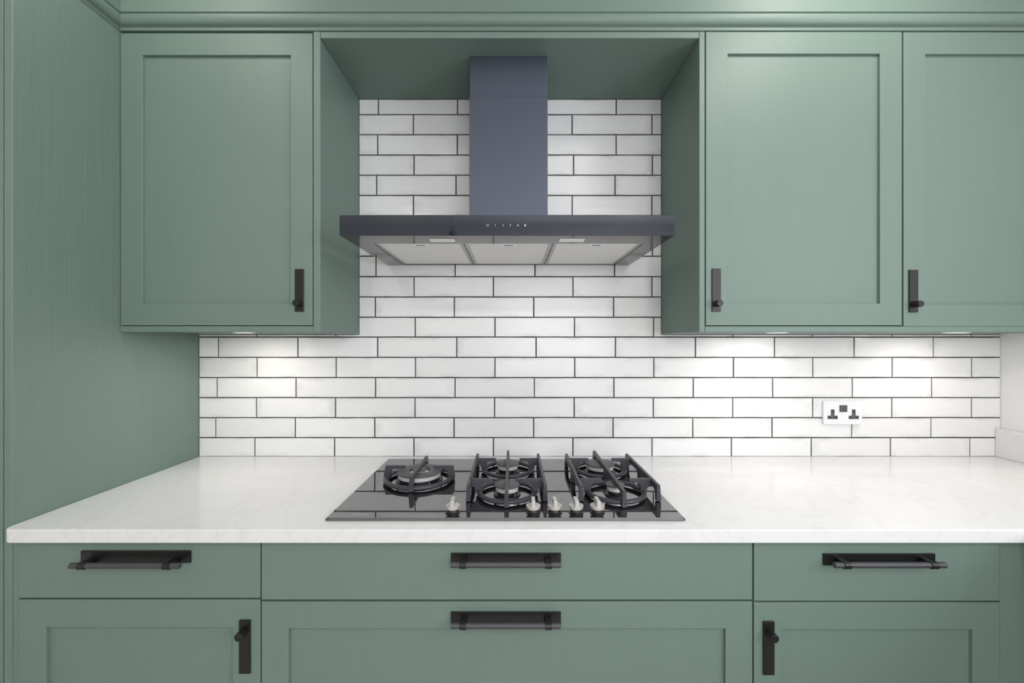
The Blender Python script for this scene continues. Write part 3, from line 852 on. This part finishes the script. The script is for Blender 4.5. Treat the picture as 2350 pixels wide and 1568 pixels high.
# ------------------------------------------------------------------ double socket on the tiles
sx0, sx1, sz0, sz1 = PX(1886, 1), PX(1974, 1), PZ(973.3, 1), PZ(920, 1)
ysk = D-0.0011
soc = thing('double_socket', 'white double power socket with dark grey inserts on the tiles', 'socket', ((sx0+sx1)/2, ysk, sz0))
bm = bmesh.new(); add_prism(bm, rrect(sx0, sx1, sz0, sz1, 0.005), 'y', ysk-0.0085, ysk, bev=0.0015, seg=2)
obj('faceplate', bm, M['white_plastic'], soc, smooth=20)
yfp = ysk-0.0085
def su(u): return PX(u, 1)
def sv(v): return PZ(v, 1)
for uc in (1906.2, 1954.2):
    xc = su(uc); z0 = sv(960.8); z1 = sv(953.2); z2 = sv(939.0)
    bm = bmesh.new()
    add_prism(bm, [(xc-0.0188, z0), (xc+0.0188, z0), (xc+0.0188, z1-0.001), (xc+0.0175, z1), (xc+0.0066, z1), (xc+0.0066, z2-0.001), (xc+0.0056, z2), (xc-0.0056, z2), (xc-0.0066, z2-0.001), (xc-0.0066, z1), (xc-0.0175, z1), (xc-0.0188, z1-0.001)], 'y', yfp-0.0012, yfp+0.001)
    ins = obj('outlet', bm, M['insert'], soc)
    box('pin_hole', xc-0.0024, xc+0.0024, yfp-0.0016, yfp-0.0006, z2-0.0115, z2-0.0040, M['hole'], ins)
    for s in (-1, 1):
        box('pin_hole', xc+s*0.0115-0.0038, xc+s*0.0115+0.0038, yfp-0.0016, yfp-0.0006, z0+0.0045, z0+0.0085, M['hole'], ins)
for a, b in ((1921.9, 1930.2), (1930.5, 1938.8)):
    bm = bmesh.new(); add_box(bm, su(a), su(b), yfp-0.0030, yfp+0.001, sv(944.6), sv(929.3), 0.0008)
    obj('rocker_switch', bm, M['insert'], soc, smooth=40)
for uc in (1897.5, 1963.0):
    bm = bmesh.new(); add_rod(bm, (su(uc), yfp+0.0005, sv(946.5)), (su(uc), yfp-0.0004, sv(946.5)), 0.0017, 12)
    obj('screw', bm, M['alu'], soc, smooth=40)

# ------------------------------------------------------------------ lamps of the room
for i, (x, y, watt) in enumerate(((-0.95, 0.84, 0.20), (0.95, 0.80, 0.50), (-0.95, -1.1, 0.9), (0.97, -1.1, 0.9))):  # rear pair is added out of view to raise the ambient light
    t = thing('ceiling_downlight', ('round ceiling downlight in front of the tall cabinet and its neighbour', 'round ceiling downlight in front of the two corner wall cabinets',
                                    'round ceiling downlight added near the plain wall for ambient light', 'round ceiling downlight added near both windows for ambient light')[i], 'downlight', (x, y, ZCEIL-0.004), 'recessed ceiling downlights')
    bm = bmesh.new(); z = ZCEIL
    add_lathe(bm, [(0.070, z-0.004), (0.085, z-0.004), (0.086, z-0.0025), (0.086, z-0.0003), (0.070, z-0.0003)], x, y, 32, cap=False)
    obj('bezel', bm, M['white_plastic'], t, smooth=40)
    bm = bmesh.new(); add_lathe(bm, [(0.0698, z-0.0025), (0.0698, z-0.0006)], x, y, 32)
    obj('lens', bm, M['led'], t)
    l = bpy.data.lights.new('downlight_lamp', 'SPOT'); l.energy = DOWNLIGHT_W*watt; l.color = (1.0, 0.95, 0.89)
    l.spot_size = math.radians(176); l.spot_blend = 0.3; l.shadow_soft_size = 0.07
    lo = bpy.data.objects.new('downlight_lamp', l); COL.objects.link(lo); lo.parent = t; lo.location = (0, 0, -0.006)
# small pendant that the hood glass mirrors
px, py = -0.515, -1.27
pt = thing('pendant_lamp', 'small black pendant lamp hanging from the ceiling on a cord', 'pendant lamp', (px, py, 2.16))
bm = bmesh.new(); add_rod(bm, (px, py, 2.29), (px, py, ZCEIL-0.001), 0.003, 8); obj('cord', bm, M['black'], pt)
bm = bmesh.new(); add_lathe(bm, [(0.045, 2.16), (0.047, 2.16), (0.044, 2.25), (0.020, 2.285), (0.008, 2.295)], px, py, 24); obj('shade', bm, M['black'], pt, smooth=40)
